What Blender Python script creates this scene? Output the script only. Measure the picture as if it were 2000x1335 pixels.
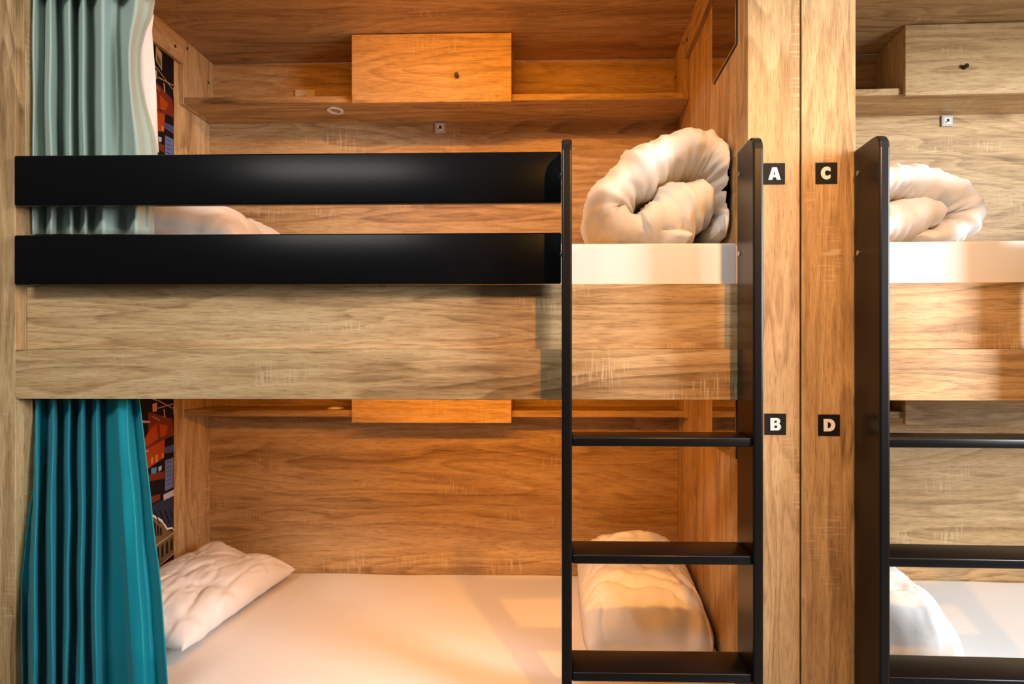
import bpy, bmesh, math, random
from mathutils import Vector, Matrix, noise
for o in list(bpy.data.objects): bpy.data.objects.remove(o)
S = bpy.context.scene; COL = S.collection
R = math.radians

# ---------------------------------------------------------------- camera, world, lights, exposure
F_PX = 1133.0
EYE = Vector((0, -1.61, 1.30))
cam_d = bpy.data.cameras.new('camera'); cam = bpy.data.objects.new('camera', cam_d); COL.objects.link(cam)
cam.location = EYE; cam.rotation_euler = (R(90), 0, R(1.27))
cam_d.sensor_width = 36; cam_d.lens = F_PX * 36 / 2000
cam_d.shift_x = -63 / 2000; cam_d.shift_y = 32.5 / 2000; cam_d.clip_start = .02
S.camera = cam
w = bpy.data.worlds.new('world'); S.world = w; w.use_nodes = True
w.node_tree.nodes['Background'].inputs[0].default_value = (.80, .90, 1.0, 1)
w.node_tree.nodes['Background'].inputs[1].default_value = .06
S.view_settings.view_transform = 'Standard'; S.view_settings.look = 'None'
S.view_settings.gamma = 1; S.view_settings.use_curve_mapping = False
S.view_settings.exposure = 0.0

def light(name, kind, loc, target, energy, color, **k):
    d = bpy.data.lights.new(name, kind); d.energy = energy; d.color = color
    for a, v in k.items(): setattr(d, a, v)
    o = bpy.data.objects.new(name, d); COL.objects.link(o); o.location = loc
    o.rotation_euler = (Vector(target) - Vector(loc)).to_track_quat('-Z', 'Y').to_euler()
    return o
# warm ceiling downlight of the room, beside the photographer
light('warm_ceiling_lamp', 'SPOT', (.72, -1.72, 2.52), (.60, .1, 1.15), 175, (1, .42, .06),
      spot_size=R(72), spot_blend=1.0, shadow_soft_size=.035)
# daylight from a window at the right hand side of the room
light('window_daylight', 'AREA', (2.95, -1.75, 1.95), (.9, 0, 1.45), 150, (.94, .97, 1), shape='RECTANGLE', size=.9, size_y=1.3)
# neutral fill added from above for the bunk fronts, no such lamp seen
light('neutral_fill_light', 'AREA', (-1.25, -1.9, 2.74), (-.95, 0, 1.3), 50, (1, .96, .90), shape='RECTANGLE', size=1.2, size_y=.6)
# warm light strips of berths A and B, at the front edge of each berth ceiling
for zz, en in ((2.575, 8.5), (1.305, 8.5)):
    light('berth_light_strip', 'AREA', (-.35, .075, zz), (-.40, .75, zz-.75), en, (1, .37, .025), shape='RECTANGLE', size=.9, size_y=.03)

# ---------------------------------------------------------------- materials
def nt(name):
    m = bpy.data.materials.new(name); m.use_nodes = True
    return m, m.node_tree.nodes, m.node_tree.links, m.node_tree.nodes['Principled BSDF']
def plain(name, col, rough=.5, spec=.5, metal=0, coat=0, sheen=0):
    m, n, l, b = nt(name)
    b.inputs['Base Color'].default_value = (*col, 1); b.inputs['Roughness'].default_value = rough
    b.inputs['Specular IOR Level'].default_value = spec; b.inputs['Metallic'].default_value = metal
    b.inputs['Coat Weight'].default_value = coat; b.inputs['Sheen Weight'].default_value = sheen
    return m
def wood(name, axis):
    """sonoma oak foil: grain along the given axis"""
    m, n, l, b = nt(name)
    tc = n.new('ShaderNodeTexCoord'); oi = n.new('ShaderNodeObjectInfo')
    off = n.new('ShaderNodeVectorMath'); off.operation = 'SCALE'; off.inputs[0].default_value = (7.3, 5.1, 9.7)
    l.new(oi.outputs['Random'], off.inputs['Scale'])
    add = n.new('ShaderNodeVectorMath'); add.operation = 'ADD'
    l.new(tc.outputs['Object'], add.inputs[0]); l.new(off.outputs[0], add.inputs[1])
    def mapped(along, across):
        mp = n.new('ShaderNodeMapping'); s = [across] * 3; s[axis] = along
        mp.inputs['Scale'].default_value = s; l.new(add.outputs[0], mp.inputs['Vector']); return mp.outputs[0]
    def nz(vec, scale, detail=4, rough=.55, dist=0):
        t = n.new('ShaderNodeTexNoise'); t.inputs['Scale'].default_value = scale; t.inputs['Detail'].default_value = detail
        t.inputs['Roughness'].default_value = rough; t.inputs['Distortion'].default_value = dist; l.new(vec, t.inputs['Vector'])
        return t.outputs['Fac']
    def math_(op, a, c, v=None):
        t = n.new('ShaderNodeMath'); t.operation = op
        for i, q in enumerate((a, c)):
            if isinstance(q, (int, float)): t.inputs[i].default_value = q
            else: l.new(q, t.inputs[i])
        t.use_clamp = False
        return t.outputs[0]
    def ramp(f, stops):
        t = n.new('ShaderNodeValToRGB'); e = t.color_ramp.elements
        while len(e) < len(stops): e.new(.5)
        for i, (p, c) in enumerate(stops): e[i].position = p; e[i].color = (*c, 1) if len(c) == 3 else c
        l.new(f, t.inputs[0]); return t.outputs[0]
    # cathedral figure: rings of a low frequency field
    field = nz(mapped(.65, 5.2), 1.3, 2, .4, .35)
    rings = math_('FRACT', math_('MULTIPLY', field, 11), 0)
    ringf = ramp(rings, [(0, (1, 1, 1)), (.55, (.62, .62, .62)), (.86, (.25, .25, .25)), (1, (1, 1, 1))])
    streak = nz(mapped(2.0, 26), 1.6, 7, .66, .5)
    bands = nz(mapped(.5, 7), 1.1, 3, .5, .4)
    pores = nz(mapped(20, 380), 1.0, 3, .6)
    mix = math_('ADD', math_('MULTIPLY', streak, .50), math_('ADD', math_('MULTIPLY', bands, .50), math_('MULTIPLY', ringf, .17)))
    base = ramp(mix, [(.38, (.140, .074, .028)), (.50, (.34, .205, .090)), (.62, (.51, .33, .155)), (.78, (.65, .455, .24))])
    pd = ramp(pores, [(.32, (.50, .44, .38)), (.50, (1, 1, 1))])
    mx = n.new('ShaderNodeMix'); mx.data_type = 'RGBA'; mx.blend_type = 'MULTIPLY'; mx.inputs[0].default_value = .75
    l.new(base, mx.inputs[6]); l.new(pd, mx.inputs[7])
    # pale saw marks across the grain, in patches
    saw = nz(mapped(170, 13), 1.0, 1, .5); patch = nz(mapped(3.2, 9), 1.0, 2, .5)
    sm = math_('MULTIPLY', ramp(saw, [(.55, (0, 0, 0)), (.66, (1, 1, 1))]), ramp(patch, [(.56, (0, 0, 0)), (.68, (1, 1, 1))]))
    mx2 = n.new('ShaderNodeMix'); mx2.data_type = 'RGBA'; l.new(math_('MULTIPLY', sm, .45), mx2.inputs[0])
    l.new(mx.outputs[2], mx2.inputs[6]); mx2.inputs[7].default_value = (.72, .58, .38, 1)
    l.new(mx2.outputs[2], b.inputs['Base Color'])
    b.inputs['Roughness'].default_value = .48; b.inputs['Specular IOR Level'].default_value = .35
    bp = n.new('ShaderNodeBump'); bp.inputs['Strength'].default_value = .12; bp.inputs['Distance'].default_value = .002
    l.new(pores, bp.inputs['Height']); l.new(bp.outputs[0], b.inputs['Normal'])
    return m
WX, WY, WZ = wood('oak_grain_x', 0), wood('oak_grain_y', 1), wood('oak_grain_z', 2)
def fabric(name, col, rough=.8, wr=.25, scale=9, sheen=.1):
    m, n, l, b = nt(name)
    b.inputs['Base Color'].default_value = (*col, 1); b.inputs['Roughness'].default_value = rough
    b.inputs['Sheen Weight'].default_value = sheen; b.inputs['Specular IOR Level'].default_value = .3
    tc = n.new('ShaderNodeTexCoord'); t = n.new('ShaderNodeTexNoise'); t.inputs['Scale'].default_value = scale
    t.inputs['Detail'].default_value = 5; t.inputs['Distortion'].default_value = .8
    t2 = n.new('ShaderNodeTexNoise'); t2.inputs['Scale'].default_value = 700
    l.new(tc.outputs['Object'], t.inputs['Vector']); l.new(tc.outputs['Object'], t2.inputs['Vector'])
    bp = n.new('ShaderNodeBump'); bp.inputs['Strength'].default_value = wr; bp.inputs['Distance'].default_value = .02
    b2 = n.new('ShaderNodeBump'); b2.inputs['Strength'].default_value = .05; b2.inputs['Distance'].default_value = .001
    l.new(t.outputs['Fac'], bp.inputs['Height']); l.new(t2.outputs['Fac'], b2.inputs['Height'])
    l.new(bp.outputs[0], b2.inputs['Normal']); l.new(b2.outputs[0], b.inputs['Normal'])
    return m
SHEET = fabric('white_sheet', (.80, .79, .78), .7, .06, 5)
DUVET = fabric('white_duvet', (.82, .81, .80), .7, .22, 9)
SAGE = fabric('sage_curtain', (.34, .43, .375), .75, .08, 6)
TEAL = fabric('teal_curtain', (.0, .24, .30), .5, .08, 6)
LINING = fabric('white_lining', (.82, .82, .80), .8, .1, 6)
BLACK = plain('black_lacquer', (.0045, .0042, .0042), .30, .40)
GUARD = plain('black_guard_lacquer', (.0040, .0042, .0048), .28, .10)
WHITE_PL = plain('white_plastic', (.75, .73, .70), .35)
BLACK_PL = plain('black_plastic', (.012, .012, .012), .4)
DARK_HOLE = plain('dark_hole', (.02, .018, .016), .7)
CHROME = plain('steel', (.6, .6, .6), .25, metal=1)
SIGN_BLK = plain('sign_black', (.006, .0065, .008), .6, .2)
SIGN_WHT = plain('sign_white', (.85, .84, .82), .6)
MIRROR = plain('mirror_glass', (.62, .62, .62), .02, metal=1)
SCREW = plain('screw_cap', (.035, .02, .01), .5)
EDGE = WX

# ---------------------------------------------------------------- building helpers
XF = [Matrix.Identity(4)]                     # placement of the bunk being built
def link(name, mesh, parent=None, mat=None):
    o = bpy.data.objects.new(name, mesh); COL.objects.link(o)
    if mat is not None and mesh is not None and not mesh.materials: mesh.materials.append(mat)
    if parent is not None: o.parent = parent
    return o
def tag(o, label=None, cat=None, group=None, kind=None):
    for k, v in (('label', label), ('category', cat), ('group', group), ('kind', kind)):
        if v: o[k] = v
    return o
def place(o, base): o.matrix_world = XF[0] @ Matrix.Translation(Vector(base))
def thing(name, base, label, cat, group=None):
    o = link(name, None); o.empty_display_size = .05; o['base'] = list(base)
    place(o, base); tag(o, label, cat, group); del o['base']; BASE[o.name] = Vector(base); return o
BASE = {}
def shift(me, parent):
    """mesh given in bunk coordinates -> coordinates of its thing"""
    p = parent
    while p is not None and p.name not in BASE: p = p.parent
    if p is not None: me.transform(Matrix.Translation(-BASE[p.name]))
def bm_mesh(bm, name, smooth=False):
    bmesh.ops.recalc_face_normals(bm, faces=bm.faces)
    me = bpy.data.meshes.new(name); bm.to_mesh(me); bm.free()
    for p in me.polygons: p.use_smooth = smooth
    return me
def part(name, me, mat, parent): shift(me, parent); return link(name, me, parent, mat)
def solo(name, me, mat, base, label, cat, group=None, kind=None):
    me.transform(Matrix.Translation(-Vector(base))); o = link(name, me, None, mat); place(o, base)
    BASE[o.name] = Vector(base); return tag(o, label, cat, group, kind)
def box_me(x0, x1, y0, y1, z0, z1, bev=.0012, seg=1):
    bm = bmesh.new(); bmesh.ops.create_cube(bm, size=1)
    for v in bm.verts: v.co = Vector(((x0+x1)/2 + v.co.x*(x1-x0), (y0+y1)/2 + v.co.y*(y1-y0), (z0+z1)/2 + v.co.z*(z1-z0)))
    if bev: bmesh.ops.bevel(bm, geom=bm.edges[:], offset=bev, segments=seg, affect='EDGES', profile=.5)
    return bm_mesh(bm, 'box', seg > 2)
def box(name, b, mat, parent, bev=.0012, seg=1): return part(name, box_me(*b, bev, seg), mat, parent)
def cyl_me(c, r, h, axis='Z', n=24, r2=None, bev=0):
    bm = bmesh.new(); bmesh.ops.create_cone(bm, cap_ends=True, segments=n, radius1=r, radius2=r if r2 is None else r2, depth=h)
    if bev: bmesh.ops.bevel(bm, geom=[e for e in bm.edges if len(e.link_faces) == 2 and any(len(f.verts) > 4 for f in e.link_faces)], offset=bev, segments=3, affect='EDGES')
    m = {'Z': Matrix.Identity(4), 'X': Matrix.Rotation(R(90), 4, 'Y'), 'Y': Matrix.Rotation(R(90), 4, 'X')}[axis]
    bmesh.ops.transform(bm, matrix=Matrix.Translation(Vector(c)) @ m, verts=bm.verts)
    return bm_mesh(bm, 'cyl')
def ring_me(c, r0, r1, h, n=32, axis='Z'):
    bm = bmesh.new(); vs = []
    for k in range(n):
        a = 2*math.pi*k/n; vs.append([bm.verts.new((math.cos(a)*r, math.sin(a)*r, z)) for r, z in ((r0, 0), (r1, 0), (r1, h), (r0, h))])
    for k in range(n):
        A, B = vs[k], vs[(k+1) % n]
        for j in range(4): bm.faces.new((A[j], B[j], B[(j+1) % 4], A[(j+1) % 4]))
    m = Matrix.Identity(4) if axis == 'Z' else Matrix.Rotation(R(90), 4, 'X')
    bmesh.ops.transform(bm, matrix=Matrix.Translation(Vector(c)) @ m, verts=bm.verts)
    return bm_mesh(bm, 'ring', False)
def prism_me(poly, axis, a0, a1, bev=0, seg=2):
    """polygon extruded along an axis; poly in the two other axes"""
    bm = bmesh.new()
    def mk(p, a):
        q = list(p); q.insert(axis, a); return bm.verts.new(q)
    A = [mk(p, a0) for p in poly]; B = [mk(p, a1) for p in poly]; n = len(poly)
    bm.faces.new(A); bm.faces.new(B[::-1])
    for k in range(n): bm.faces.new((A[k], A[(k+1) % n], B[(k+1) % n], B[k]))
    if bev:
        bmesh.ops.recalc_face_normals(bm, faces=bm.faces)
        es = [e for e in bm.edges if abs(e.verts[0].co[axis]-e.verts[1].co[axis]) < 1e-6]
        bmesh.ops.bevel(bm, geom=es, offset=bev, segments=seg, affect='EDGES', profile=.5)
    return bm_mesh(bm, 'prism')
def grid_me(P, closed_u=False):
    nu, nv = len(P), len(P[0]); V = [p for row in P for p in row]; Fc = []
    for i in range(nu if closed_u else nu-1):
        for j in range(nv-1):
            i2 = (i+1) % nu; Fc.append((i*nv+j, i2*nv+j, i2*nv+j+1, i*nv+j+1))
    me = bpy.data.meshes.new('grid'); me.from_pydata(V, [], Fc)
    for p in me.polygons: p.use_smooth = True
    return me
def ray(px, py):
    a = (px-1063)/F_PX; b = (700-py)/F_PX; c, s = math.cos(R(1.27)), math.sin(R(1.27))
    return Vector((a*c-s, a*s+c, b))
def on_y(px, py, Y):
    """point of the plane y=Y seen at a photograph pixel (measured layout)"""
    r = ray(px, py); return EYE + r*((Y-EYE.y)/r.y)
def on_x(px, py, X): r = ray(px, py); return EYE + r*(X/r.x)

# ---------------------------------------------------------------- the room
ZC = 2.60
def struct(name, b, mat): o = link(name, box_me(*b, 0), None, mat); o['kind'] = 'structure'; return o
struct('floor', (-3, 4, -4, 1.1, -.06, 0), plain('grey_floor', (.16, .14, .12), .55))
struct('wall_back', (-3, 4, 1.0, 1.1, 0, 2.8), plain('wall_paint', (.6, .58, .55), .9))
struct('ceiling', (-3, 4, -4, 1.1, 2.8, 2.86), plain('ceiling_paint', (.7, .69, .67), .9))

# ---------------------------------------------------------------- built-in bunk bed
LV = ((1.632, 2.335, 2.323, ZC), (.36, 1.066, 1.044, 1.325))      # mattress top, shelf underside, cabinet foot, bunk ceiling
def bunk(x0, x1, left, label, posts, guard):
    t = thing('bunk_bed', ((x0+x1)/2, .45, 0), label, 'bunk bed', 'built-in oak bunk beds')
    for (a, b_) in posts: box('post', (a, b_, 0, .03, 0, ZC+.16), WZ, t)
    for z0, z1 in ((.10, 1.325), (1.37, ZC)): box('back_panel', (x0, x1, .92, .94, z0, z1), WX, t)
    box('side_panel', (x0-.02, x0, .031, .94, 0, ZC), WZ, t); box('side_panel', (x1, x1+.02, .031, .94, 0, ZC), WZ, t)
    box('ceiling_panel', (x0, x1, 0, .92, ZC, ZC+.02), WX, t)
    box('base_panel', (x0, x1, .055, .92, 1.327, 1.352), WX, t)
    box('base_panel', (x0, x1, .055, .92, .12, .145), WX, t)
    box('beam', (x0-.0, x1-.003, 0, .03, 1.186, 1.326), WX, t)
    box('unseen_header', (x0, x1-.003, 0, .03, 2.36, ZC), WX, t)  # unseen header, added to keep lamp and daylight off the berth ceiling
    box('front_panel', (x0, x1, .035, .053, 1.327, 1.511), WX, t)
    box('front_panel', (x0, x1, .035, .053, .02, .119), WX, t)
    for zz in (2.495, 1.228):                               # cleats below each bunk ceiling
        for s, xx in ((1, x0), (-1, x1)):
            top = ZC if zz > 2 else 1.325
            box('cleat', (min(xx, xx+s*.018), max(xx, xx+s*.018), .03, .715, zz, top), WY, t)
            for yy in (.28, .66): part('screw_cap', cyl_me((xx+s*.019, yy, zz+.045), .0055, .003, 'X', 12), SCREW, t)
    if guard:
        for z0, z1 in ((1.727, 1.867), (1.506, 1.645)):
            g = box('guard_rail', (x0+.018, guard, -.024, 0, z0, z1) if left else (guard, x1-.018, -.024, 0, z0, z1), GUARD, t, .005, 3)
            xb = x0+.001 if left else x1-.035
            box('rail_bracket', (xb, xb+.034, .0005, .03, z0+.02, z1-.02), BLACK, g)
    return t
def ladder(xl, xr, label):
    t = thing('bunk_ladder', ((xl+xr)/2, -.07, 0), label, 'ladder', 'black bunk ladders')
    prof = [(-.135, 0), (-.001, 0), (-.001, 1.868), (-.095, 1.868), (-.112, 1.866), (-.124, 1.858), (-.132, 1.846), (-.135, 1.83)]
    for a in (xl, xr-.026):
        r = part('rail', prism_me(prof, 0, a, a+.026, .005, 3), BLACK, t)
        for zz in (1.80, 1.585):
            part('bolt', cyl_me((a-.001, -.025, zz), .007, .003, 'X', 16), CHROME, r)
    for zz in (1.10, .80, .50, .20):
        box('rung', (xl+.026, xr-.026, -.128, -.012, zz-.024, zz), BLACK, t, .004, 3)
def shelf(x0, x1, z, gx, label):
    t = thing('wall_shelf', ((x0+x1)/2, .82, z), label, 'shelf', 'oak shelves in the bunks')
    top = ZC if z > 2 else 1.325
    b = box('shelf_board', (x0+.019, x1-.019, .715, .919, z, z+.026), WX, t)
    for a in (x0+.0005, x1-.0185):
        s = box('side_panel', (a, a+.018, .712, .919, z-.002, top-.001), WZ, t)
    for yy, zz in ((.735, top-.03), (.88, top-.10)):
        for xx in (x0+.019, x1-.019): part('screw_cap', cyl_me((xx, yy, zz), .0055, .003, 'X', 12), SCREW, t)
    if gx is not None:
        g = part('cable_grommet', ring_me((gx, .79, z-.004), .021, .033, .036), WHITE_PL, t)
        part('grommet_lid', cyl_me((gx, .79, z+.010), .021, .003), plain('grommet_grey', (.42, .38, .34), .5), g)
    return t
def cabinet(x0, z0, z1, kx, label):
    zs = (2.335 if z0 > 2 else 1.066)+.027
    x1 = x0+.64
    t = thing('overhead_cabinet', (x0+.32, .8, z0), label, 'cabinet', 'small oak cabinets over the bunks')
    bd = part('body', box_me(x0+.004, x0+.020, .714, .918, zs, z1-.002), WZ, t)
    part('body_side', box_me(x1-.020, x1-.004, .714, .918, zs, z1-.002), WZ, t)
    part('body_top', box_me(x0+.021, x1-.021, .714, .918, z1-.020, z1-.002), WX, t)
    part('body_back', box_me(x0+.021, x1-.021, .905, .918, zs, z1-.021), WX, t)
    d = box('door', (x0, x1, .694, .711, z0, z1-.004), WX, t)
    k = part('knob', cyl_me((kx, .684, z0+.102), .0085, .02, 'Y', 20, bev=.002), BLACK_PL, d)
    return t
def outlet(x, z, label):
    t = thing('power_outlet', (x, .918, z-.043), label, 'outlet')
    box('plate', (x-.043, x+.043, .911, .9195, z-.043, z+.043), WHITE_PL, t, .003, 2)
    part('socket_rim', ring_me((x, .911, z-.004), .020, .0235, .003, axis='Y'), WHITE_PL, t)
    part('socket_well', cyl_me((x, .9105, z-.004), .020, .002, 'Y'), plain('socket_shade', (.30, .27, .24), .6), t)
def usb(x, z, label):
    t = thing('charging_socket', (x, .918, z-.023), label, 'socket', 'small charging sockets on the back panels')
    p = box('plate', (x-.023, x+.023, .910, .9195, z-.023, z+.023), plain('socket_grey', (.50, .47, .43), .4), t, .002, 2)
    box('insert', (x-.015, x+.015, .9085, .9105, z-.015, z+.015), WHITE_PL, t, .001)
    box('port', (x-.004, x+.007, .9078, .909, z-.006, z+.007), BLACK_PL, t, 0)
    box('port_tongue', (x-.010, x-.005, .9078, .909, z-.010, z-.005), BLACK_PL, t, 0)
def mattress(x0, x1, y0, y1, z0, z1, label, seed):
    P = []; n = 72
    bm = bmesh.new(); bmesh.ops.create_cube(bm, size=1)
    for v in bm.verts: v.co = Vector(((x0+x1)/2+v.co.x*(x1-x0), (y0+y1)/2+v.co.y*(y1-y0), (z0+z1)/2+v.co.z*(z1-z0)))
    bmesh.ops.bevel(bm, geom=bm.edges[:], offset=.014, segments=4, affect='EDGES', profile=.5)
    bmesh.ops.subdivide_edges(bm, edges=[e for e in bm.edges if e.calc_length() > .5], cuts=60, use_grid_fill=True)
    for v in bm.verts:
        c = v.co
        if c.z > z1-.005 and y0+.03 < c.y < y1-.0: c.z += .006*noise.noise(Vector((c.x*3.2+seed, c.y*2.4, 0)))
        if c.y < y0+.004: c.y += .004*noise.noise(Vector((c.x*6+seed, c.z*9, 3)))+.002
    return solo('mattress', bm_mesh(bm, 'mattress', True), SHEET, ((x0+x1)/2, (y0+y1)/2, z0), label, 'mattress')

# soft things
def pillow(name, c, sx, sy, h, rot, label, seed, mat=DUVET, tilt=(0, 0), wr=1.0, cat='pillow', corner=.10, pw=.55):
    """stuffed cushion: two sheets meeting at a seam, pinched corners, creases"""
    n = 56; bm = bmesh.new(); rows = {}
    for side in (1, -1):
        for i in range(n+1):
            for j in range(n+1):
                u, v = -1+2*i/n, -1+2*j/n
                edge = i in (0, n) or j in (0, n)
                if side == -1 and edge: rows[(side, i, j)] = rows[(1, i, j)]; continue
                k = max(0, (1-u**4)*(1-v**4))**pw
                x = u*sx*(1-corner*(1-v*v)*.6); y = v*sy*(1-corner*(1-u*u)*.6)
                q = Vector((u*2.1+seed, v*2.1, side*3.0))
                cr = noise.noise(Vector((u*.9+v*2.6+seed, u*1.4-v*.8, side)))*.010 + noise.noise(q*.7)*.016
                rid = -max(0, .12-abs(noise.noise(Vector((u*1.7-v*.8+seed*2, v*1.6+u*.8, 5.)))))*.07 - max(0, .1-abs(noise.noise(Vector((u*3.1+v*1.4+seed, v*2.2-u, 8.)))))*.05
                z = side*h*k*(.62 if side < 0 else 1) + wr*(cr+rid)*min(1, k*1.6)*(1 if side > 0 else .25)
                ed = noise.noise(Vector((u*5+seed, v*5, 9)))*.008*(1-k)
                rows[(side, i, j)] = bm.verts.new((x+ed, y+ed, z))
        for i in range(n):
            for j in range(n):
                f = [rows[(side, i, j)], rows[(side, i+1, j)], rows[(side, i+1, j+1)], rows[(side, i, j+1)]]
                bm.faces.new(f if side > 0 else f[::-1])
    M = Matrix.Rotation(rot, 4, 'Z') @ Matrix.Rotation(tilt[0], 4, 'X') @ Matrix.Rotation(tilt[1], 4, 'Y')
    bmesh.ops.transform(bm, matrix=Matrix.Translation(Vector(c)) @ M, verts=bm.verts)
    zmin = min(v.co.z for v in bm.verts)
    return solo(name, bm_mesh(bm, name, True), mat, (c[0], c[1], zmin), label, cat)
def catmull(pts, per):
    out = []
    for i in range(len(pts)-1):
        p0, p1, p2, p3 = pts[max(i-1, 0)], pts[i], pts[i+1], pts[min(i+2, len(pts)-1)]
        for k in range(per):
            t = k/per
            out.append(tuple(.5*((2*b)+(-a+c)*t+(2*a-5*b+4*c-d)*t*t+(-a+3*b-3*c+d)*t**3) for a, b, c, d in zip(p0, p1, p2, p3)))
    out.append(tuple(pts[-1])); return out
def sweep(bm, pts, yc, hb, seed, per=12, m=44, crease=1.0, mirror=1):
    """thick quilt band following a path of (x, z, half thickness), hb = half length along y"""
    path = catmull(pts, per); N = len(path); rings = []
    for i, (x, z, a) in enumerate(path):
        q0, q1 = path[max(i-1, 0)], path[min(i+1, N-1)]
        tx, tz = q1[0]-q0[0], q1[1]-q0[1]; L = math.hypot(tx, tz) or 1; nx, nz_ = -tz/L, tx/L
        e = min(i, N-1-i)/(N*.07); a2 = a*math.sqrt(max(0.02, 1-(1-min(1, e))**2))
        ring = []; s = i*.11
        for j in range(m):
            th = 2*math.pi*j/m; c, sn = math.cos(th), math.sin(th)
            cc = math.copysign(abs(c)**.85, c); ss = math.copysign(abs(sn)**.62, sn)
            fr = max(0, -ss)                      # the end that faces the room is gathered
            g = noise.noise(Vector((s*2.6+seed, th*.5, 1)))*.016*(.35+fr) - abs(noise.noise(Vector((s*1.7+seed, c*1.4, 7))))*.020*fr
            g += noise.noise(Vector((s*1.1+seed, ss*2.2, 4)))*.014 - abs(noise.noise(Vector((s*3.1+ss*2.5+seed, c*1.6-ss, 11.))))*.012
            g -= abs(noise.noise(Vector((s*5.2+seed+ss*1.2, c*2.2+ss*1.5, 15.))))*.007
            rr = 1+crease*g/a
            ring.append(Vector((x+nx*a2*cc*rr, yc+hb*ss*(1+crease*g*.9)+.02*noise.noise(Vector((s*.9, seed, 2)))*fr, z+nz_*a2*cc*rr)))
        rings.append(ring)
    vs = [[bm.verts.new(p) for p in r] for r in rings]
    for i in range(N-1):
        for j in range(m): bm.faces.new((vs[i][j], vs[i+1][j], vs[i+1][(j+1) % m], vs[i][(j+1) % m]))
    bm.faces.new(vs[0]); bm.faces.new(vs[-1][::-1])
def curtain(name, knots, ptop, pbot, Y, mat, label, edge_fn, zmin, n_v=60, seed=0, out=0.0):
    """hanging cloth; knots = (pixel at top, pixel at bottom, fold depth); folds run from top to hem"""
    P = []; per = 9
    Y0 = Y
    for k in range(n_v+1):
        v = k/n_v; Y = Y0-out*min(1, max(0, v-.12)/.7); py = ptop+(pbot-ptop)*v; row = []
        ks = [(a+(b-a)*v, d) for a, b, d in knots]
        q_end = ks[-1][0]; q_in = ks[-5][0]; scale = (edge_fn(py)-q_in)/(q_end-q_in)
        for i in range(len(ks)-1):
            (p0, d0), (p1, d1) = ks[i], ks[i+1]
            for j in range(per + (i == len(ks)-2)):
                t = j/per; q = p0+(p1-p0)*t; tt = t*t*(3-2*t); dd = d0+(d1-d0)*tt
                if q > q_in: q = q_in+(q-q_in)*scale
                dd *= 1+.25*noise.noise(Vector((q*.015, v*2.2+seed, 3)))
                w0 = on_y(q, py, Y+dd); w0.x = max(w0.x, LX0+.006)
                w0.z = max(w0.z, zmin)
                row.append((w0.x+.004*noise.noise(Vector((q*.02+seed, v*3, 0))), Y+dd+.007*noise.noise(Vector((q*.03, v*4+seed, 8))), w0.z))
        P.append(row)
    me = grid_me(P)
    zb = min(p[2] for p in P[-1]); xs = [p[0] for p in P[-1]]
    o = solo(name, me, mat, (sum(xs)/len(xs), Y, zb), label, 'curtain')
    s = o.modifiers.new('cloth', 'SOLIDIFY'); s.thickness = .0025
    return o

# ================================================================ left bunk (A / B)
LX0, LX1 = -1.535, .525
bunk(LX0, LX1, True, 'built-in oak bunk bed with black guard rails and berths A and B', [(-1.95, LX0), (LX1, .667)], .011)
ladder(.012, .521, 'black ladder on the bunk with berths A and B')
shelf(LX0, LX1, 2.335, -.925, 'oak shelf over the rolled duvet in berth A')
shelf(LX0, LX1, 1.066, -.925, 'oak shelf over the bed in berth B')
cabinet(-.822, 2.323, ZC, -.399, 'small oak flap cabinet with black knob in berth A')
cabinet(-.822, 1.044, 1.325, -.399, 'small oak flap cabinet half hidden by the beam in berth B')
outlet(-1.108, 2.437, 'white power outlet behind the shelf of berth A')
usb(-.511, 2.308, 'small grey charging socket under the shelf of berth A')
mattress(LX0+.006, LX1-.006, .058, .914, 1.40, 1.632, 'mattress with white fitted sheet in berth A', 1.3)
mattress(LX0+.006, LX1-.006, .024, .914, .15, .36, 'mattress with white fitted sheet in berth B', 7.7)
for zb, zt, lab in ((2.215, 2.49, 'dark wall mirror beside the rolled duvet in berth A'), (1.009, 1.222, 'wall mirror on the end panel of berth B')):
    t = thing('wall_mirror', (LX1-.004, .21, zb), lab, 'mirror', 'mirrors on the bunk end panels')
    box('backing', (LX1-.004, LX1-.0003, .088, .338, zb, zt), BLACK_PL, t, 0)
    box('glass', (LX1-.008, LX1-.0042, .088, .338, zb, zt), MIRROR, t, .001)

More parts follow.
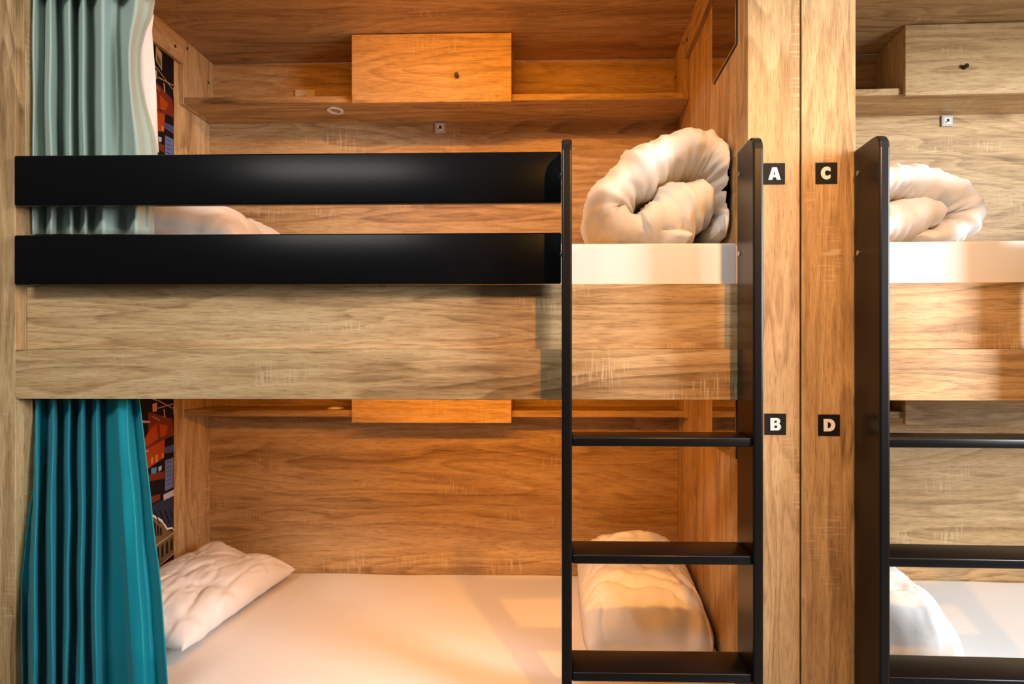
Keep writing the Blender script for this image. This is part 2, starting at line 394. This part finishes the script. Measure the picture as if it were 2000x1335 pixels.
# printed mural on the left end panel, the same print in both berths
pal = {k: plain('print_'+k, c, .6, .2) for k, c in dict(night=(.006, .004, .005), orange=(.36, .050, .006), rust=(.16, .025, .010), ember=(.60, .22, .05),
       tower=(.11, .15, .33), cap=(.05, .07, .17), pale=(.42, .42, .48), slate=(.020, .028, .055), torn=(.75, .68, .62), stone=(.15, .10, .045),
       arch=(.02, .014, .008), beige=(.45, .30, .16), blue=(.10, .22, .42), moss=(.10, .10, .04)).items()}
shapes = [('moss', [(0, -60), (90, 20), (60, 160), (0, 200)]), ('rust', [(150, 130), (330, 180), (360, 300), (270, 330), (150, 300)]),
 ('orange', [(170, 250), (225, 215), (300, 235), (280, 300), (110, 405), (100, 370)]), ('orange', [(120, 405), (275, 330), (268, 470), (130, 565)]),
 ('rust', [(215, 225), (235, 215), (240, 330), (225, 340)]), ('rust', [(110, 398), (275, 318), (275, 335), (112, 420)]),
 ('ember', [(172, 470), (186, 465), (186, 510), (172, 518)]), ('ember', [(204, 452), (220, 446), (220, 498), (204, 505)]), ('ember', [(250, 440), (264, 436), (264, 468), (250, 472)]),
 ('blue', [(172, 548), (214, 540), (210, 584), (172, 594)]), ('pale', [(225, 540), (250, 528), (248, 560), (228, 575)]), ('rust', [(140, 600), (270, 570), (270, 625), (140, 650)]),
 ('cap', [(270, 395), (362, 365), (362, 420), (272, 440)]), ('tower', [(275, 490), (335, 470), (330, 692), (275, 720)]), ('cap', [(335, 470), (362, 462), (362, 690), (330, 692)]),
 ('slate', [(165, 830), (262, 780), (362, 750), (362, 1000), (300, 1000), (255, 935), (165, 885)]), ('pale', [(262, 745), (362, 700), (362, 745), (265, 788)]),
 ('rust', [(165, 760), (240, 740), (238, 780), (170, 815)]), ('stone', [(120, 900), (170, 905), (255, 950), (292, 1010), (362, 1010), (362, 1175), (180, 1320), (120, 1320)]),
 ('torn', [(120, 868), (170, 884), (255, 934), (292, 992), (330, 988), (362, 998), (362, 1008), (330, 1000), (288, 1008), (250, 950), (170, 902), (120, 886)]),
 ('beige', [(205, 1120), (362, 1015), (362, 1024), (205, 1132)]), ('beige', [(225, 1270), (362, 1165), (362, 1176), (225, 1288)]),
 ('beige', [(180, 70), (215, 60), (213, 125), (182, 130)]), ('ember', [(190, 95), (205, 92), (205, 118), (190, 120)]), ('beige', [(220, 98), (335, 66), (336, 72), (221, 106)]),
 ('beige', [(262, 110), (270, 108), (276, 170), (268, 174)]), ('beige', [(335, 85), (342, 84), (344, 150), (337, 150)]), ('beige', [(90, 190), (165, 198), (160, 210), (90, 212)]),
 ('beige', [(180, 160), (235, 190), (234, 196), (180, 166)]), ('pale', [(110, 418), (150, 414), (150, 424), (112, 428)]),
 # upper part, visible in the top berth only
 ('beige', [(205, -130), (250, -100), (250, 30), (205, -10)]), ('moss', [(212, -70), (243, -40), (243, 15), (212, -15)]), ('beige', [(150, 20), (230, 45), (330, 100), (330, 106), (230, 52), (150, 28)])]
shapes += [('arch', [(210+k*34, 1165-k*22), (218+k*34, 1140-k*22), (228+k*34, 1132-k*22), (230+k*34, 1225-k*24), (212+k*34, 1240-k*24)]) for k in range(5)]
shapes += [('arch', [(190+k*22, 965+k*16), (198+k*22, 950+k*16), (206+k*22, 968+k*16), (206+k*22, 1050-k*4), (190+k*22, 1062-k*4)]) for k in range(3)]
shapes += [('slate', [(286, 510+k*32), (318, 498+k*32), (318, 502+k*32), (286, 514+k*32)]) for k in range(6)]
shapes += [('night', [(150+k*40, 860+k*2), (156+k*40, 858), (196+k*38, 960), (190+k*38, 962)]) for k in range(5)]
def mural(dz, ztop, zbot, label):
    t = thing('wall_mural', (LX0+.002, .38, zbot), label, 'mural', 'city prints on the bunk end panels')
    box('print_panel', (LX0+.0003, LX0+.003, .06, .676, zbot, ztop), pal['night'], t, 0)
    for k, (m, pts) in enumerate(shapes):
        q = [on_x(250+a*.2623, 770+b*.2622, LX0+.003) for a, b in pts]
        q = [(min(p.y, .675), min(max(p.z+dz, zbot), ztop)) for p in q]
        if max(a[1] for a in q)-min(a[1] for a in q) < .002: continue
        x = LX0+.0031+k*.00004
        bm = bmesh.new(); bm.faces.new([bm.verts.new((x, *p)) for p in q])
        me = bm_mesh(bm, 'print')
        part('print_shape', me, pal[m], t)
mural(1.269, 2.494, 1.66, 'night city print on the end panel of berth A')
mural(0, 1.226, .37, 'night city print with torn paper edge in berth B')

# bedding
pillow('pillow', (-1.27, .50, 1.735), .24, .33, .115, R(4), 'plump white pillow behind the guard rails in berth A', 2.2, tilt=(0, R(14)))
pillow('pillow', (-1.308, .485, .452), .192, .345, .085, R(-3), 'white pillow on the bed in berth B by the teal curtain', 5.1, tilt=(0, R(13)))
def px(pts, Y): return [(on_y(x, y, Y).x, on_y(x, y, Y).z, a*(Y+1.61)/F_PX) for x, y, a in pts]
o_bm = bmesh.new()
sweep(o_bm, px([(1350, 462, 30), (1285, 452, 34), (1228, 436, 42), (1190, 408, 49), (1206, 366, 52), (1250, 328, 52), (1302, 294, 51), (1352, 279, 45), (1400, 288, 44), (1432, 325, 40), (1440, 378, 38), (1428, 425, 36), (1400, 456, 28)], .16), .40, .27, 3.1)
sweep(o_bm, px([(1258, 440, 36), (1305, 420, 58), (1348, 395, 62), (1385, 378, 44)], .16), .375, .27, 8.4)
ztop = 1.636
for v in o_bm.verts:
    if v.co.z < ztop: v.co.z = ztop+(v.co.z-ztop)*.04
    v.co.x = min(v.co.x, LX1-.012)
solo('duvet', bm_mesh(o_bm, 'duvet', True), DUVET, (.30, .4, 1.63), 'big rolled white duvet on the mattress of berth A', 'duvet')
# folded duvet in berth B
def folded(name, x0, x1, y0, y1, z0, h0, h1, label, seed):
    n, m = 64, 64; bm = bmesh.new(); G = {}
    for i in range(n+1):
        for j in range(m+1):
            th = math.pi*(i/n); u = -math.cos(th); v = -1+2*j/m
            # cross section over x is a rounded arch, long axis along y
            cu = math.copysign(abs(u)**.8, u); su = math.sin(th)**.55
            kv = (1-abs(v)**5)**.45
            x = (x0+x1)/2+cu*(x1-x0)/2*(.86+.14*kv); y = (y0+y1)/2+v*(y1-y0)/2
            hh = h0+(h1-h0)*(v+1)/2
            fold = -abs(noise.noise(Vector((u*1.3+seed, v*2.2+u*u*1.4, 3))))*.035+noise.noise(Vector((u*2.1, v*5.5+u*1.8+seed, 6)))*.010
            fold -= abs(noise.noise(Vector((u*3+seed, v*1.5, 12))))*.03*max(0, -v)
            fold -= max(0, .16-abs(noise.noise(Vector((u*1.6+seed, v*3.4+u*u*1.5, 21.)))))*.10 + max(0, .12-abs(noise.noise(Vector((u*3.2-v+seed, v*5.+u, 31.)))))*.06
            z = z0+su*kv*(hh+fold)
            bulge = .02*noise.noise(Vector((z*14, u*3, seed)))
            G[i, j] = bm.verts.new((x+bulge*.6, y+bulge, max(z, z0)))
    for i in range(n):
        for j in range(m): bm.faces.new((G[i, j], G[i+1, j], G[i+1, j+1], G[i, j+1]))
    bmesh.ops.contextual_create(bm, geom=[e for e in bm.edges if e.is_boundary])
    return solo(name, bm_mesh(bm, name, True), DUVET, ((x0+x1)/2, (y0+y1)/2, z0), label, 'duvet')
folded('duvet', .085, .512, .24, .88, .364, .17, .27, 'puffy folded white duvet on the bed of berth B', 4.0)

# curtains
def edge_up(y):
    k = [(-260, 300), (0, 303), (30, 298), (60, 286), (100, 277), (150, 277), (200, 286), (260, 302), (300, 308), (460, 301)]
    for (a, p), (b, q) in zip(k, k[1:]):
        if a <= y <= b: return p+(q-p)*(y-a)/(b-a)
    return 301
near, far = -.024, .052
cu = curtain('privacy_curtain', [(50, 48, far), (68, 64, near), (82, 81, far), (99, 99, near*1.1), (117, 118, far), (134, 138, .0), (147, 152, far), (160, 165, -.012), (178, 178, far*.8), (200, 200, near),
    (226, 232, .02), (236, 243, far*.7), (262, 262, near*1.1), (284, 288, .012), (300, 301, far*.8)], -240, 457, .062, SAGE,
    'sage green curtain with white lining drawn aside in berth A', edge_up, 1.64, seed=1)
ln = []
for y, a, b in ((28, 298, 298.5), (60, 284, 297), (100, 275, 300), (150, 275, 304), (200, 284, 306), (250, 298, 308), (296, 307, 309)):
    p, q = on_y(a, y, .135), on_y(b, y, .165); ln.append([tuple(p.lerp(q, t)+Vector((0, .006*math.sin(t*3.1), 0))) for t in (0, .25, .5, .75, 1)])
lo = part('lining', grid_me(ln), LINING, cu); sm = lo.modifiers.new('cloth', 'SOLIDIFY'); sm.thickness = .002
def edge_lo(y):
    k = [(700, 268), (780, 272), (900, 285), (1000, 297), (1100, 310), (1200, 318), (1335, 328), (1500, 340)]
    for (a, p), (b, q) in zip(k, k[1:]):
        if a <= y <= b: return p+(q-p)*(y-a)/(b-a)
    return 340
curtain('privacy_curtain', [(46, 42, .02), (55, 50, far), (72, 66, near*.7), (86, 84, far), (103, 100, near), (118, 118, far), (134, 130, near*.4), (148, 142, far), (160, 156, near*.8), (175, 176, far*.9),
    (190, 188, near*.6), (202, 206, far*.8), (214, 250, .01), (228, 262, near*.9), (244, 286, near*.8), (256, 304, .012), (264, 312, far*.4), (272, 334, -.006)], 735, 1400, .062, TEAL,
    'teal curtain hanging beside the white pillow in berth B', edge_lo, .27, seed=5, out=.100)
# white fitting between the curtain folds
p = on_y(172, 428, .17); t = thing('reading_lamp', (p.x, .17, p.z-.03), 'small glossy white fitting between the sage curtain folds', 'lamp')
gl = plain('white_gloss', (.8, .8, .8), .15)
bmx = bmesh.new(); bmesh.ops.create_uvsphere(bmx, u_segments=20, v_segments=12, radius=.5)
for v in bmx.verts: v.co = Vector((p.x+v.co.x*.03, .165+v.co.y*.05, p.z+v.co.z*.04))
part('lamp_head', bm_mesh(bmx, 'head', True), gl, t)
part('lamp_arm', cyl_me((p.x-.0, .17, p.z-.03), .006, .05, 'Z', 12), CHROME, t)

# letter signs
def letter_me(ch, cx, cz, y, s):
    cu_ = bpy.data.curves.new('letter', 'CURVE'); cu_.dimensions = '2D'; cu_.fill_mode = 'BOTH'; cu_.extrude = .0004
    def poly(pts):
        sp = cu_.splines.new('POLY'); sp.points.add(len(pts)-1); sp.use_cyclic_u = True
        for q, (a, b) in zip(sp.points, pts): q.co = (a, b, 0, 1)
    arc = lambda x, z, rx, rz, a0, a1, n=14: [(x+rx*math.cos(R(a0+(a1-a0)*k/n)), z+rz*math.sin(R(a0+(a1-a0)*k/n))) for k in range(n+1)]
    if ch == 'A':
        poly([(-.5, -.5), (-.19, .5), (.19, .5), (.5, -.5), (.17, -.5), (.12, -.30), (-.12, -.30), (-.17, -.5)])
        poly([(-.075, -.10), (.075, -.10), (0, .22)])
    if ch == 'B':
        poly([(-.42, -.5), (-.42, .5)]+arc(.10, .25, .27, .25, 90, -60)+arc(.12, -.21, .31, .29, 60, -90))
        poly([(-.10, .12), (-.10, .30)]+arc(.03, .21, .08, .09, 90, -90, 8)); poly([(-.10, -.30), (-.10, -.10)]+arc(.05, -.20, .09, .10, 90, -90, 8))
    if ch == 'C':
        poly(arc(0, 0, .46, .52, 48, 312, 26)+[(.31, -.12)]+arc(.04, 0, .18, .22, 300, 60, 16)+[(.31, .12)])
    if ch == 'D':
        poly([(-.44, -.5), (-.44, .5)]+arc(0, 0, .47, .5, 90, -90, 20)); poly([(-.12, -.24), (-.12, .24)]+arc(-.05, 0, .19, .24, 90, -90, 12))
    o = bpy.data.objects.new('tmp', cu_); COL.objects.link(o)
    dg = bpy.context.evaluated_depsgraph_get(); me = bpy.data.meshes.new_from_object(o.evaluated_get(dg))
    bpy.data.objects.remove(o)
    me.transform(Matrix.Translation((cx, y, cz)) @ Matrix.Rotation(R(90), 4, 'X') @ Matrix.Diagonal((s, s, 1, 1)))
    me.materials.clear(); return me
def sign(ch, x, z):
    t = thing('letter_sign', (x, 0, z-.029), 'black square sign with white letter '+ch+' on the oak post', 'sign', 'berth letter signs')
    box('plate', (x-.029, x+.029, -.0022, -.0002, z-.029, z+.029), SIGN_BLK, t, 0)
    part('letter', letter_me(ch, x, z, -.0028, .034), SIGN_WHT, t)
sign('A', .597, 1.808); sign('B', .600, 1.120)

# ================================================================ right bunk (C / D), standing at a slight angle
piv = Vector((.672, 0, 0))
XF[0] = Matrix.Translation(piv) @ Matrix.Rotation(R(-1.5), 4, 'Z') @ Matrix.Translation(-piv)
RX0, RX1 = .817, 2.877
bunk(RX0, RX1, False, 'built-in oak bunk bed with berths C and D', [(.672, RX0), (RX1, RX1+.145)], 1.329)  # guard rails of this bunk are unseen, added for their shadow in the daylight
ladder(.812, 1.327, 'black ladder on the bunk with berths C and D')
shelf(RX0, RX1, 2.335, None, 'oak shelf over the bed in berth C')
shelf(RX0, RX1, 1.066, None, 'oak shelf over the bed in berth D')
cabinet(1.336, 2.323, ZC, 1.556, 'small oak flap cabinet with black knob in berth C')
cabinet(1.336, 1.044, 1.325, 1.556, 'small oak flap cabinet half hidden by the beam in berth D')
usb(1.630, 2.308, 'small charging socket under the shelf of berth C')
mattress(RX0+.006, RX1-.006, .058, .914, 1.40, 1.632, 'mattress with white fitted sheet in berth C', 3.3)
mattress(RX0+.006, RX1-.006, .004, .914, .15, .36, 'mattress with white fitted sheet in berth D', 5.7)
b2 = bmesh.new()
sweep(b2, [(1.08, 1.668, .036), (1.16, 1.675, .046), (1.222, 1.703, .058), (1.245, 1.752, .064), (1.205, 1.802, .066), (1.13, 1.838, .066), (1.05, 1.852, .064), (.97, 1.836, .060), (.905, 1.79, .055), (.89, 1.72, .050), (.94, 1.668, .036)], .40, .25, 6.2, per=14, crease=.75)
sweep(b2, [(.96, 1.69, .05), (1.02, 1.715, .072), (1.09, 1.735, .070), (1.15, 1.742, .045)], .38, .25, 2.4, crease=.75)
for v in b2.verts:
    if v.co.z < ztop: v.co.z = ztop+(v.co.z-ztop)*.04
    v.co.x = max(v.co.x, RX0+.012)
solo('duvet', bm_mesh(b2, 'duvet', True), DUVET, (1.07, .4, 1.63), 'rolled white duvet on the mattress of berth C', 'duvet')
folded('duvet', .832, 1.26, .20, .72, .364, .19, .24, 'folded white duvet on the bed of berth D', 9.0)
sign('C', .738, 1.808); sign('D', .745, 1.118)
